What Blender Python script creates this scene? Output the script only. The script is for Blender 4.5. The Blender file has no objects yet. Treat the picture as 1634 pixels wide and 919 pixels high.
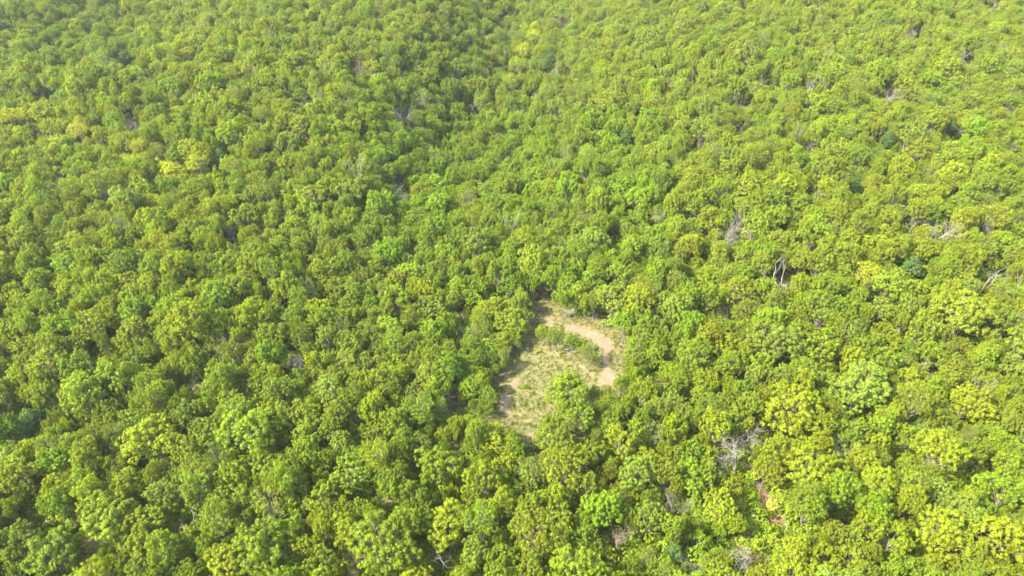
import bpy, math, random
import numpy as np
from mathutils import Vector, Matrix

R_ = math.radians
sc = bpy.context.scene
# ------------------------------------------------------------------ camera, sky, sun, exposure
CAM_H = 107.0
PITCH = 41.0                      # degrees below the horizon
FPX = 1104.0                      # focal length in photograph pixels (1634 wide)
cd = bpy.data.cameras.new('camera')
cam = bpy.data.objects.new('camera', cd)
sc.collection.objects.link(cam)
cam.location = (0, 0, CAM_H)
cam.rotation_euler = (R_(90 - PITCH), 0, 0)
cd.sensor_width = 36
cd.lens = 36 * FPX / 1634
cd.clip_end = 6000
sc.camera = cam

HAZE = .000055
SUN_EL, SUN_AZ = 47.0, -107.0      # azimuth clockwise from +Y: the sun stands to the left, a little behind
w = bpy.data.worlds.new('World'); sc.world = w; w.use_nodes = True
nt = w.node_tree
sky = nt.nodes.new('ShaderNodeTexSky'); sky.sky_type = 'NISHITA'; sky.sun_disc = False
sky.sun_elevation = R_(SUN_EL); sky.sun_rotation = R_(SUN_AZ); sky.air_density = 1.2; sky.dust_density = 2.5
nt.links.new(sky.outputs[0], nt.nodes['Background'].inputs[0])
nt.nodes['Background'].inputs[1].default_value = 0.15
sl = bpy.data.lights.new('sun', 'SUN'); sl.energy = 3.0; sl.angle = R_(0.6); sl.color = (1.0, 0.93, 0.80)
so = bpy.data.objects.new('sun', sl); sc.collection.objects.link(so)
sdir = Vector((math.sin(R_(SUN_AZ)) * math.cos(R_(SUN_EL)), math.cos(R_(SUN_AZ)) * math.cos(R_(SUN_EL)), math.sin(R_(SUN_EL))))
so.rotation_euler = sdir.to_track_quat('Z', 'Y').to_euler(); so.location = (-60, 40, 90)
sc.view_settings.view_transform = 'Standard'
sc.view_settings.look = 'None'
sc.view_settings.exposure = 3.28
sc.view_settings.gamma = 1
sc.view_settings.use_curve_mapping = False
sc.cycles.max_bounces = 6; sc.cycles.diffuse_bounces = 4; sc.cycles.glossy_bounces = 1
sc.cycles.transmission_bounces = 3; sc.cycles.transparent_max_bounces = 4; sc.cycles.volume_bounces = 0
sc.cycles.use_denoising = True; sc.cycles.denoiser = 'OPENIMAGEDENOISE'; sc.cycles.denoising_input_passes = 'RGB_ALBEDO_NORMAL'
sc.cycles.caustics_reflective = False; sc.cycles.caustics_refractive = False

rng = np.random.default_rng(11)
random.seed(5)

# ------------------------------------------------------------------ terrain shape
def terrain(x, y):
    x = np.asarray(x, float); y = np.asarray(y, float)
    # ravine running away from the camera, its left flank in the lee of the sun
    vx = np.interp(y, [60, 120, 180, 240, 300, 420], [-38, -28, -20, -12, -2, 12])
    amt = np.interp(y, [90, 150, 210, 420], [0, 7.5, 19, 24])
    dx = x - vx
    z = -amt * np.exp(-np.where(dx < 0, dx / 24.0, dx / 55.0) ** 2)
    # second, shallow ravine crossing the upper part on the far side
    ax, ay, bx, by = -190.0, 215.0, -50.0, 140.0
    L = math.hypot(bx - ax, by - ay); nx, ny = -(by - ay) / L, (bx - ax) / L
    d = (x - ax) * nx + (y - ay) * ny
    t = ((x - ax) * (bx - ax) + (y - ay) * (by - ay)) / L / L
    z += -4.5 * np.exp(-(d / 20.0) ** 2) / (1 + np.exp((t - 1.0) * 9))
    z += 6.0 / (1 + np.exp(-(x - 130) / 40.0)) * np.interp(y, [100, 250], [0.4, 1.0])
    z += -12.0 * np.interp(y, [220, 290], [0, 1]) * np.exp(-((x + 175) / np.where(x < -175, 28.0, 60.0)) ** 2)
    z += 1.1 * np.sin(x / 31.0 + 1.3) * np.sin(y / 37.0 + .4) + 0.6 * np.sin(x / 13.0 + y / 17.0) + .4 * np.sin(y / 11.0 - x / 23.0)
    return z

CP, SP = math.cos(R_(PITCH)), math.sin(R_(PITCH))
def project(x, y, z):
    """photograph pixel and depth of a world point"""
    dz = z - CAM_H
    depth = y * CP - dz * SP
    up = y * SP + dz * CP
    return 817 + FPX * x / depth, 459.5 - FPX * up / depth, depth
def at(u, v, h=0.0):
    """world point where the line of sight of a photograph pixel meets the terrain raised by h"""
    a = (u - 817) / FPX; b = (459.5 - v) / FPX
    dx, dy, dz = a, CP + b * SP, -SP + b * CP
    t = (CAM_H - h) / -dz
    for _ in range(12):
        z = float(terrain(dx * t, dy * t)) + h
        t = (CAM_H - z) / -dz
    return dx * t, dy * t, z - h

# ------------------------------------------------------------------ helpers
col = sc.collection
def link(o, parent=None):
    col.objects.link(o)
    if parent is not None: o.parent = parent
    return o
def mesh_np(name, verts, faces4=None, faces3=None, mats=(), attr=None, smooth=False, mat_idx=None):
    me = bpy.data.meshes.new(name)
    nv = len(verts)
    me.vertices.add(nv); me.vertices.foreach_set('co', np.asarray(verts, np.float32).ravel())
    loops, starts = [], []
    n = 0
    for f, k in ((faces4, 4), (faces3, 3)):
        if f is not None and len(f):
            f = np.asarray(f, np.int32)
            loops.append(f.ravel()); starts.append(n + np.arange(len(f), dtype=np.int32) * k); n += f.size
    loops = np.concatenate(loops); starts = np.concatenate(starts)
    me.loops.add(len(loops)); me.loops.foreach_set('vertex_index', loops)
    me.polygons.add(len(starts)); me.polygons.foreach_set('loop_start', starts)
    if mat_idx is not None: me.polygons.foreach_set('material_index', np.asarray(mat_idx, np.int32))
    if smooth: me.polygons.foreach_set('use_smooth', np.ones(len(starts), bool))
    for m in mats: me.materials.append(m)
    if attr is not None:
        for k, a in attr.items():
            a = np.asarray(a, np.float32)
            if a.ndim == 1:
                at_ = me.attributes.new(k, 'FLOAT', 'POINT'); at_.data.foreach_set('value', a)
            else:
                at_ = me.attributes.new(k, 'FLOAT_VECTOR', 'POINT'); at_.data.foreach_set('vector', a.ravel())
    me.update(calc_edges=True)
    return me

def unit(a): return a / np.maximum(np.linalg.norm(a, axis=-1, keepdims=True), 1e-9)

# ------------------------------------------------------------------ materials
def nodes_of(name):
    m = bpy.data.materials.new(name); m.use_nodes = True
    n = m.node_tree.nodes; n.clear()
    return m, n, m.node_tree.links
def leaf_material(name='leaf'):
    m, n, l = nodes_of(name)
    out = n.new('ShaderNodeOutputMaterial')
    a = n.new('ShaderNodeAttribute'); a.attribute_type = 'INSTANCER'; a.attribute_name = 'leafcol'
    v = n.new('ShaderNodeAttribute'); v.attribute_type = 'GEOMETRY'; v.attribute_name = 'var'
    hsv = n.new('ShaderNodeHueSaturation')
    # each leaf spray differs a little in hue and lightness, as living leaves do
    mh = n.new('ShaderNodeMapRange'); mh.inputs[3].default_value = 0.487; mh.inputs[4].default_value = 0.513
    mv = n.new('ShaderNodeMapRange'); mv.inputs[3].default_value = 0.66; mv.inputs[4].default_value = 1.38
    v2 = n.new('ShaderNodeAttribute'); v2.attribute_type = 'GEOMETRY'; v2.attribute_name = 'hue'
    l.new(v2.outputs['Fac'], mh.inputs[0]); l.new(v.outputs['Fac'], mv.inputs[0])
    l.new(mh.outputs[0], hsv.inputs['Hue']); l.new(mv.outputs[0], hsv.inputs['Value'])
    l.new(a.outputs['Color'], hsv.inputs['Color'])
    df = n.new('ShaderNodeBsdfDiffuse'); tr = n.new('ShaderNodeBsdfTranslucent'); gl = n.new('ShaderNodeBsdfGlossy')
    gl.inputs['Roughness'].default_value = 0.42; gl.inputs['Color'].default_value = (.8, .8, .8, 1)
    tc = n.new('ShaderNodeMix'); tc.data_type = 'RGBA'; tc.blend_type = 'MULTIPLY'; tc.inputs[0].default_value = 1
    tc.inputs[7].default_value = (1.25, 1.25, 0.5, 1)      # light through a leaf comes out yellower
    l.new(hsv.outputs[0], tc.inputs[6])
    l.new(hsv.outputs[0], df.inputs[0]); l.new(tc.outputs[2], tr.inputs[0])
    mx = n.new('ShaderNodeMixShader'); mx.inputs[0].default_value = 0.47
    l.new(df.outputs[0], mx.inputs[1]); l.new(tr.outputs[0], mx.inputs[2])
    m2 = n.new('ShaderNodeMixShader'); m2.inputs[0].default_value = 0.007
    l.new(mx.outputs[0], m2.inputs[1]); l.new(gl.outputs[0], m2.inputs[2])
    l.new(m2.outputs[0], out.inputs[0])
    return m
def bark_material(name, c1, c2, scale=3.0):
    m, n, l = nodes_of(name)
    out = n.new('ShaderNodeOutputMaterial'); b = n.new('ShaderNodeBsdfPrincipled'); b.inputs['Roughness'].default_value = 0.9
    tc = n.new('ShaderNodeTexCoord'); nz = n.new('ShaderNodeTexNoise'); nz.inputs['Scale'].default_value = scale
    nz.inputs['Detail'].default_value = 5
    mp = n.new('ShaderNodeMapping'); mp.inputs['Scale'].default_value = (1, 1, .3)
    l.new(tc.outputs['Object'], mp.inputs[0]); l.new(mp.outputs[0], nz.inputs['Vector'])
    r = n.new('ShaderNodeValToRGB'); r.color_ramp.elements[0].position = .35; r.color_ramp.elements[1].position = .7
    r.color_ramp.elements[0].color = (*c1, 1); r.color_ramp.elements[1].color = (*c2, 1)
    l.new(nz.outputs['Fac'], r.inputs[0]); l.new(r.outputs[0], b.inputs['Base Color'])
    bp = n.new('ShaderNodeBump'); bp.inputs['Strength'].default_value = .5; bp.inputs['Distance'].default_value = .05
    l.new(nz.outputs['Fac'], bp.inputs['Height']); l.new(bp.outputs[0], b.inputs['Normal'])
    l.new(b.outputs[0], out.inputs[0])
    return m
M_LEAF = leaf_material()
M_BARK = bark_material('bark', (.07, .055, .04), (.20, .17, .13))
M_DEAD = bark_material('weathered_wood', (.08, .068, .050), (.155, .135, .10))
M_DEAD_BROWN = bark_material('dry_twigs', (.075, .052, .035), (.135, .102, .07))
M_DEAD_GREY = bark_material('grey_twigs', (.07, .062, .050), (.125, .110, .09))

def ground_material():
    m, n, l = nodes_of('forest_floor')
    out = n.new('ShaderNodeOutputMaterial'); b = n.new('ShaderNodeBsdfPrincipled'); b.inputs['Roughness'].default_value = 0.95
    geo = n.new('ShaderNodeNewGeometry')
    def noise(s, d=4):
        z = n.new('ShaderNodeTexNoise'); z.inputs['Scale'].default_value = s; z.inputs['Detail'].default_value = d
        l.new(geo.outputs['Position'], z.inputs['Vector']); return z
    def ramp(src, stops):
        r = n.new('ShaderNodeValToRGB'); e = r.color_ramp.elements
        e[0].position, e[0].color = stops[0][0], (*stops[0][1], 1); e[1].position, e[1].color = stops[-1][0], (*stops[-1][1], 1)
        for p, c in stops[1:-1]: k = e.new(p); k.color = (*c, 1)
        l.new(src.outputs['Fac'], r.inputs[0]); return r
    def mix(fac, a, c):
        x = n.new('ShaderNodeMix'); x.data_type = 'RGBA'
        l.new(fac, x.inputs[0]); l.new(a, x.inputs[6]); l.new(c, x.inputs[7]); return x.outputs[2]
    litter = ramp(noise(1.7, 6), [(.3, (.035, .038, .012)), (.5, (.05, .05, .017)), (.7, (.08, .062, .030))])
    grass = ramp(noise(.9, 8), [(.32, (.050, .055, .008)), (.5, (.064, .060, .011)), (.68, (.080, .063, .017))])
    dirt = ramp(noise(1.3, 7), [(.3, (.066, .044, .020)), (.55, (.095, .063, .031)), (.75, (.122, .086, .045))])
    def fac(name, s, k=1.0):
        a = n.new('ShaderNodeAttribute'); a.attribute_name = name
        z = noise(s, 5)
        s1 = n.new('ShaderNodeMath'); s1.operation = 'SUBTRACT'; s1.inputs[1].default_value = .5; l.new(z.outputs['Fac'], s1.inputs[0])
        m1 = n.new('ShaderNodeMath'); m1.operation = 'MULTIPLY_ADD'; m1.inputs[1].default_value = 2.2 * k
        l.new(s1.outputs[0], m1.inputs[0]); l.new(a.outputs['Fac'], m1.inputs[2])
        r = n.new('ShaderNodeMapRange'); r.inputs[1].default_value = .3; r.inputs[2].default_value = .7
        l.new(m1.outputs[0], r.inputs[0]); return r.outputs[0]
    c = mix(fac('grass', .8), litter.outputs[0], grass.outputs[0])
    red = ramp(noise(1.6, 7), [(.3, (.038, .024, .013)), (.5, (.085, .042, .021)), (.72, (.12, .065, .034))])
    c = mix(fac('dirt', 1.1, .8), c, mix(fac('red', .7, .5), dirt.outputs[0], red.outputs[0]))
    l.new(c, b.inputs['Base Color'])
    bp = n.new('ShaderNodeBump'); bp.inputs['Strength'].default_value = .8; bp.inputs['Distance'].default_value = .12
    l.new(noise(5, 6).outputs['Fac'], bp.inputs['Height']); l.new(bp.outputs[0], b.inputs['Normal'])
    l.new(b.outputs[0], out.inputs[0])
    return m

# ------------------------------------------------------------------ open patches (photograph pixels of visible ground)
POLY_GRASS = [
    [(795, 652), (799, 625), (812, 600), (816, 570), (848, 552), (885, 548), (930, 562), (948, 585), (958, 602), (938, 600), (884, 606), (872, 650), (852, 668), (838, 680), (820, 668)],
    [(848, 462), (868, 466), (874, 508), (960, 518), (988, 545), (978, 572), (966, 570), (930, 542), (898, 530), (866, 524), (852, 492)],
    [(712, 640), (742, 636), (742, 656), (718, 660)],
    [(108, 838), (150, 842), (160, 872), (120, 872)],
    [(836, 680), (850, 684), (856, 708), (842, 702)],
]
POLY_DIRT = [
    [(870, 504), (884, 506), (882, 522), (872, 522)],
    [(900, 519), (925, 519), (958, 531), (978, 546), (980, 558), (968, 563), (950, 546), (925, 531), (902, 527)],
    [(962, 562), (970, 562), (972, 590), (984, 600), (980, 614), (958, 616), (954, 606), (964, 592)],
    [(922, 584), (926, 583), (950, 600), (947, 602)],
    [(797, 652), (801, 630), (822, 604), (834, 602), (812, 640), (816, 664)],
    [(735, 716), (762, 716), (764, 726), (740, 728)],
    [(1204, 778), (1222, 774), (1240, 800), (1254, 838), (1246, 856), (1230, 842), (1210, 812)],
    [(612, 798), (630, 798), (628, 806), (612, 806)],
    [(844, 688), (854, 690), (856, 706), (848, 702)],
    [(122, 842), (136, 846), (146, 868), (130, 868)],
    [(1172, 866), (1184, 864), (1186, 892), (1176, 892)], [(1208, 866), (1216, 868), (1216, 888), (1208, 884)],
]
POLY_GAP = [   # dark openings in the canopy: nothing tall stands in them
    [(1524, 746), (1562, 750), (1560, 776), (1530, 772)],
    [(1172, 858), (1214, 858), (1216, 900), (1178, 902)],
    [(1152, 700), (1186, 704), (1202, 742), (1180, 756), (1156, 740)],
    [(1448, 416), (1480, 424), (1474, 446), (1446, 440)],
    [(662, 728), (684, 732), (680, 750), (664, 748)],
    [(1380, 628), (1390, 630), (1388, 652), (1378, 650)],
    [(1420, 716), (1446, 722), (1440, 732), (1424, 730)],
    [(0, 780), (14, 776), (12, 790), (0, 790)],
    [(30, 820), (70, 812), (76, 826), (40, 836)],
    [(690, 868), (712, 868), (738, 900), (700, 906), (680, 884)],
    [(1106, 808), (1118, 812), (1116, 826), (1104, 824)],
]
def inside(px, py, poly):
    px = np.asarray(px); py = np.asarray(py); c = np.zeros(px.shape, bool)
    n = len(poly)
    for i in range(n):
        x1, y1 = poly[i]; x2, y2 = poly[(i + 1) % n]
        if y1 == y2: continue
        k = ((y1 > py) != (y2 > py)) & (px < (x2 - x1) * (py - y1) / (y2 - y1) + x1)
        c ^= k
    return c
def poly_samples(poly, step=6):
    xs = np.arange(min(p[0] for p in poly), max(p[0] for p in poly) + 1, step)
    ys = np.arange(min(p[1] for p in poly), max(p[1] for p in poly) + 1, step)
    g = np.array([(a, b) for a in xs for b in ys] or [poly[0]], float)
    k = inside(g[:, 0], g[:, 1], poly)
    s = g[k]
    c = np.mean(np.array(poly, float), axis=0, keepdims=True)
    return np.concatenate([s, c])

# ------------------------------------------------------------------ ground, one sheet to the horizon
def axis(parts):
    out = []
    for a, b, s in parts: out.append(np.arange(a, b, s))
    return np.concatenate(out + [[parts[-1][1]]])
gx = axis([(-3000, -400, 200), (-400, -80, 5), (-80, -20, .8), (-20, 34, .33), (34, 70, .6), (70, 400, 4), (400, 3000, 200)])
gy = axis([(-1500, -100, 200), (-100, 36, 4), (36, 112, .36), (112, 420, 4), (420, 900, 40), (900, 4000, 310)])
X, Y = np.meshgrid(gx, gy)
Z = terrain(X, Y)
Z = Z * np.clip(1 - (np.hypot(X, Y - 200) - 500) / 400, 0, 1)
def soft(X, Y, polys):
    """1 inside the polygons (on the ground), falling to 0 just outside"""
    u, v, dep = project(X, Y, terrain(X, Y))
    acc = np.zeros(X.shape)
    for du, dv in ((0, 0), (3, 0), (-3, 0), (0, 3), (0, -3), (2, 2), (-2, 2), (2, -2), (-2, -2)):
        k = np.zeros(X.shape, bool)
        for p in polys: k |= inside(u + du, v + dv, p)
        acc += k
    return acc / 9 * (dep > 1)
WIDE = [[(770, 670), (780, 560), (835, 520), (845, 455), (885, 460), (900, 500), (1010, 530), (1015, 620), (960, 680), (880, 730), (830, 720)]]
G = np.maximum(soft(X, Y, POLY_GRASS), 1.15 * soft(X, Y, WIDE)); RED = soft(X, Y, [P for P in POLY_DIRT if P[0][0] < 760 or P[0][0] > 1100] + [POLY_GAP[1], POLY_GAP[2]]); D = np.maximum(soft(X, Y, POLY_DIRT), .75 * RED)
G = np.maximum(G, 0)
nx_, ny_ = len(gx), len(gy)
ii = np.arange(nx_ * ny_).reshape(ny_, nx_)
F = np.stack([ii[:-1, :-1], ii[:-1, 1:], ii[1:, 1:], ii[1:, :-1]], -1).reshape(-1, 4)
M_GROUND = ground_material()
gme = mesh_np('ground', np.stack([X, Y, Z], -1).reshape(-1, 3), faces4=F, mats=[M_GROUND], attr={'grass': G.ravel(), 'dirt': D.ravel(), 'red': 1.8 * RED.ravel()}, smooth=True)
go = link(bpy.data.objects.new('ground', gme)); go['kind'] = 'structure'; go['label'] = 'forest floor of brown leaf litter with grass and pinkish dirt in the openings'

# ------------------------------------------------------------------ the air: one box of thin haze
hv = np.array([(x, y, z) for x in (-2900, 2900) for y in (-1400, 3900) for z in (-17.0, 112.0)])
hf = [(0, 1, 3, 2), (4, 6, 7, 5), (0, 4, 5, 1), (2, 3, 7, 6), (0, 2, 6, 4), (1, 5, 7, 3)]
hm, hn, hl = nodes_of('haze')
ho_ = hn.new('ShaderNodeOutputMaterial'); pv = hn.new('ShaderNodeVolumePrincipled')
pv.inputs['Color'].default_value = (.95, .96, .90, 1); pv.inputs['Density'].default_value = HAZE; pv.inputs['Anisotropy'].default_value = .2
hl.new(pv.outputs[0], ho_.inputs['Volume'])
hz = link(bpy.data.objects.new('haze', mesh_np('haze', hv, faces4=hf, mats=[hm]))); hz['kind'] = 'stuff'; hz['label'] = 'thin pale haze over the far forest'

# ------------------------------------------------------------------ tree prototypes
class Tubes:
    def __init__(s, sides=6): s.v = []; s.f = []; s.n = 0; s.k = sides
    def add(s, pts, rad):
        pts = np.asarray(pts, float); rad = np.asarray(rad, float)
        k = s.k if rad[0] > .06 else (4 if rad[0] > .03 else 3)
        t = unit(np.gradient(pts, axis=0))
        ref = np.array([0, 0, 1.0]) if abs(t[0][2]) < .8 else np.array([1.0, 0, 0])
        a = unit(np.cross(t, ref)); b = np.cross(t, a)
        an = np.arange(k) / k * 2 * math.pi
        ring = pts[:, None, :] + rad[:, None, None] * (a[:, None, :] * np.cos(an)[None, :, None] + b[:, None, :] * np.sin(an)[None, :, None])
        s.v.append(ring.reshape(-1, 3)); m = len(pts)
        i = s.n + np.arange(m * k).reshape(m, k); j = np.roll(i, -1, axis=1)
        s.f.append(np.stack([i[:-1], j[:-1], j[1:], i[1:]], -1).reshape(-1, 4)); s.n += m * k
    def arrays(s): return np.concatenate(s.v), np.concatenate(s.f)

def wander(r, p, d, L, n, bend, grav=0.0):
    pts = [p]
    for _ in range(n):
        d = unit(d + r.normal(0, bend, 3) + np.array([0, 0, grav])); p = p + d * L / n; pts.append(p)
    return np.array(pts), d

def crown_cards(r, n_lobes, puffs_per, cards_per, style, card=.30):
    """sprays of leaves on small puffs, puffs on boughs' lobes, lobes filling a domed crown about 4 m in radius, centre at z=6.6"""
    RX, RZ = 3.0, 2.5
    if style == 'spire': RX, RZ = 1.9, 3.9
    if style == 'tall': RX, RZ = 2.7, 3.1
    if style == 'loose': RX, RZ = 3.1, 2.9
    lobes, rad = [], []
    ph = r.uniform(0, 6.28, 4); am = r.uniform(.06, .30, 4) * np.array([1, .8, .6, 1])
    tries = 0
    while len(lobes) < n_lobes and tries < 4000:
        tries += 1
        d = unit(r.normal(0, 1, 3)); d[2] = d[2] * .8 + .22; d = unit(d)
        if d[2] < -.45: continue
        az = math.atan2(d[1], d[0])
        env = 1 + am[0] * math.sin(az + ph[0]) + am[1] * math.sin(2 * az + ph[1]) + am[2] * math.sin(3 * az + ph[2])
        k = r.uniform(.6, 1.12)
        c = np.array([d[0] * RX * env, d[1] * RX * env, d[2] * RZ]) * k
        lr = r.uniform(.65, 1.3) if style != 'loose' else r.uniform(.55, 1.15)
        if style == 'spire':
            s = 1 - .62 * (c[2] + RZ) / (2 * RZ); c[:2] *= s * 1.45; lr *= .55 + .5 * s
        if any(np.linalg.norm(c - q) < .62 * (lr + rr) * (0.75 if style == 'spire' else 1.0) for q, rr in zip(lobes, rad)): continue
        lobes.append(c); rad.append(lr)
    lobes = np.array(lobes); rad = np.array(rad)
    P, N, Vv, Hh = [], [], [], []
    for c, lr in zip(lobes, rad):
        m = int(1.15 * puffs_per * lr ** 2)
        d = unit(r.normal(0, 1, (m, 3)))
        d = d[d[:, 2] > -.75]
        pc = c + d * lr * r.uniform(.72, 1.08, (len(d), 1)) * np.array([1, 1, .85])
        # drop puffs buried inside other lobes
        dist = np.linalg.norm(pc[:, None] - lobes[None], axis=2) / rad[None]
        pc = pc[(dist < .62).sum(1) == 0]
        pr = r.uniform(.22, .46, len(pc)) if style != 'loose' else r.uniform(.18, .40, len(pc))
        lob_v = r.uniform(-.16, .16) + .10 * math.sin(math.atan2(c[1], c[0]) + ph[3])
        for q, q_r in zip(pc, pr):
            k = int(2.5 * cards_per * (q_r / .34) ** 2) + 4
            dd = unit(r.normal(0, 1, (k, 3)) + np.array([0, 0, .35]) + .35 * unit(q - c))
            P.append(q + dd * q_r * r.uniform(.55, 1.1, (k, 1)))
            N.append(unit(dd + r.normal(0, .38, (k, 3)) + np.array([0, 0, .25])))
            pv = r.uniform(-.10, .10)
            Vv.append(np.clip(r.normal(.45 + lob_v + pv, .17, k), 0, 1)); Hh.append(np.clip(r.normal(.5 + lob_v + pv, .18, k), 0, 1))
    P = np.concatenate(P); N = np.concatenate(N); Vv = np.concatenate(Vv); Hh = np.concatenate(Hh)
    P[:, 2] += 6.6 if style != 'spire' else 6.0
    n = len(P)
    rv = unit(r.normal(0, 1, (n, 3))); A = unit(np.cross(N, rv)); B = np.cross(N, A)
    s = (.60 * card * r.uniform(.6, 1.35, n))[:, None]
    f = .32 * s * r.uniform(.2, 1, (n, 1))
    v0 = P - A * s * .62; v1 = P - B * s * .42 - N * f; v2 = P + A * s * .62; v3 = P + B * s * .42 - N * f
    V = np.stack([v0, v1, v2, v3], 1).reshape(-1, 3)
    i = np.arange(n)[:, None] * 4
    T = np.concatenate([np.concatenate([i, i + 1, i + 2], 1), np.concatenate([i, i + 2, i + 3], 1)])
    return V, T, np.repeat(Vv, 4), np.repeat(Hh, 4), lobes, rad

def trunk_tubes(r, lobes, style, cz):
    T = Tubes(6)
    top = np.array([r.normal(0, .3), r.normal(0, .3), 5.0 if style != 'spire' else 8.6])
    z0 = np.array([0, 0, -.5])
    mid = (z0 + top) / 2 + np.array([r.normal(0, .15), r.normal(0, .15), 0])
    tt = np.linspace(0, 1, 8)[:, None]
    pts = z0 * (1 - tt) ** 2 + 2 * mid * tt * (1 - tt) + top * tt ** 2
    T.add(pts, np.linspace(.20, .10, 8) if style != 'spire' else np.linspace(.16, .03, 8))
    for c in lobes:
        e = c + np.array([0, 0, cz])
        k = r.integers(3, 7) if style != 'spire' else min(7, max(1, int((e[2] + .2) / 9.1 * 7)))
        s = pts[k]; m = (s + e) / 2 + np.array([0, 0, -.35]) + r.normal(0, .15, 3)
        t = np.linspace(0, 1, 6)[:, None]
        T.add(s * (1 - t) ** 2 + 2 * m * t * (1 - t) + e * t ** 2, np.linspace(.075, .02, 6))
        for _ in range(3):
            q = e + unit(r.normal(0, 1, 3) + np.array([0, 0, .4])) * r.uniform(.5, 1.0)
            T.add(np.array([m * .3 + e * .7, (m * .15 + e * .85 + q) / 2 + .05, q]), [.03, .02, .01])
    return T.arrays()

PROTO = []      # (crown mesh, trunk mesh, joined mesh)
specs = [('dome', 26, 17, 13, .31), ('dome', 34, 16, 13, .30), ('dome', 22, 18, 13, .32), ('dome', 30, 17, 12, .31), ('dome', 38, 15, 13, .29),
         ('dome', 28, 16, 14, .30), ('loose', 30, 19, 10, .29), ('loose', 40, 17, 9, .28), ('spire', 40, 18, 13, .24), ('loose', 24, 20, 10, .31), ('dome', 44, 16, 12, .29), ('dome', 20, 18, 13, .31), ('tall', 30, 17, 12, .30), ('tall', 36, 16, 12, .29), ('loose', 26, 12, 3.2, .27)]
def build_proto(i, spec, seed, coarse=False):
    st, nl, pp, cp, cs = spec
    r = np.random.default_rng(seed)
    V, T, a, h, lobes, rad = crown_cards(r, nl, pp, cp, st, cs)
    tv, tf = trunk_tubes(r, lobes, st, 6.6 if st != 'spire' else 6.0)
    crown = mesh_np('crown', V, faces3=T, mats=[M_LEAF], attr={'var': a, 'hue': h})
    trunk = mesh_np('trunk', tv, faces4=tf, mats=[M_BARK], smooth=True)
    allv = np.concatenate([tv, V])
    joined = mesh_np('forest_tree', allv, faces4=tf, faces3=T + len(tv), mats=[M_BARK, M_LEAF],
                     attr={'var': np.concatenate([np.zeros(len(tv)), a]), 'hue': np.concatenate([np.zeros(len(tv)), h])},
                     mat_idx=np.concatenate([np.zeros(len(tf)), np.ones(len(T))]))
    return crown, trunk, joined
for i, s in enumerate(specs): PROTO.append(build_proto(i, s, 100 + i))

# ------------------------------------------------------------------ tree list
PAL = {   # leaf albedo of the kinds seen in the canopy
    'mid green':      (.114, .157, .006),
    'deep green':     (.092, .136, .007),
    'olive green':    (.122, .153, .008),
    'yellow-green':   (.136, .168, .005),
    'bright green':   (.109, .166, .005),
    'golden green':   (.144, .168, .005),
    'grey-green':     (.116, .152, .013),
    'yellow':         (.205, .228, .008),
    'dark evergreen': (.060, .108, .018),
}
def leaf_mix(u, v):
    """how often each leaf colour, or darker leaf for hillside shade, is picked around a place of the photograph"""
    W = dict.fromkeys(PAL, 0.0)
    fx, fy = u / 1634, v / 919
    W['mid green'] = .9; W['deep green'] = .25; W['olive green'] = .45; W['yellow-green'] = .35; W['bright green'] = .22; W['golden green'] = .05; W['grey-green'] = .3
    if fx > .66:
        W['yellow-green'] += 1.0 * (fx - .5) * 2 * (.35 + fy); W['golden green'] += .45 * (fx - .6) * (fy ** 1.2) * 2.2; W['olive green'] += .5 * (1 - fy); W['deep green'] *= .5
    if fx < .33: W['olive green'] += .5 * (1 - fy); W['yellow-green'] += .35; W['golden green'] += .08
    if fy < .22: W['olive green'] += .5; W['deep green'] += .35 * (fx < .55); W['bright green'] *= .5; W['grey-green'] += .3
    if .36 < fx < .66 and .2 < fy < .5: W['bright green'] += 2.2; W['deep green'] += .3; W['yellow-green'] *= .3; W['olive green'] *= .4
    if .3 < fx < .52 and .4 < fy < .72: W['grey-green'] += .9; W['olive green'] += .5
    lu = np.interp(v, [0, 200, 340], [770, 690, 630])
    if v < 340 and -90 < u - lu < 25: W['deep green'] += 2.2; W['mid green'] += .6; W['yellow-green'] *= .2  # shade of the ravine's left flank, put into the leaves as deep green
    bv = np.interp(u, [0, 100, 200, 310, 390], [196, 212, 236, 268, 280])
    if u < 390 and abs(v - bv) < 20: W['yellow'] += 3.2; W['yellow-green'] += 2.4; W['golden green'] += .5
    if 46 < v < 150 and abs(u - np.interp(v, [46, 150], [856, 818])) < 17: W['yellow'] += 2.5; W['yellow-green'] += 2
    if v < 110 and u < 330 - v: W['deep green'] += 1.6  # darker leaves stand in for the shade of the far corner
    if fy > .85 and .3 < fx < .7: W['yellow-green'] += .3; W['mid green'] += .5; W['golden green'] += .12
    return W
def stand(u, v, k):
    a = math.sin(u / 95 + k * 1.7 + 1.3 * math.sin(v / 80 + k)) * math.sin(v / 62 + k * 2.3 + math.sin(u / 130 + k * .7))
    return math.exp(1.15 * a)
def pick_colour(u, v, r):
    W = leaf_mix(u, v); k = list(W)
    for i, q in enumerate(k): W[q] *= stand(u, v, i); p = np.array([W[q] for q in k]); p /= p.sum()
    return k[r.choice(len(k), p=p)]

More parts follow.
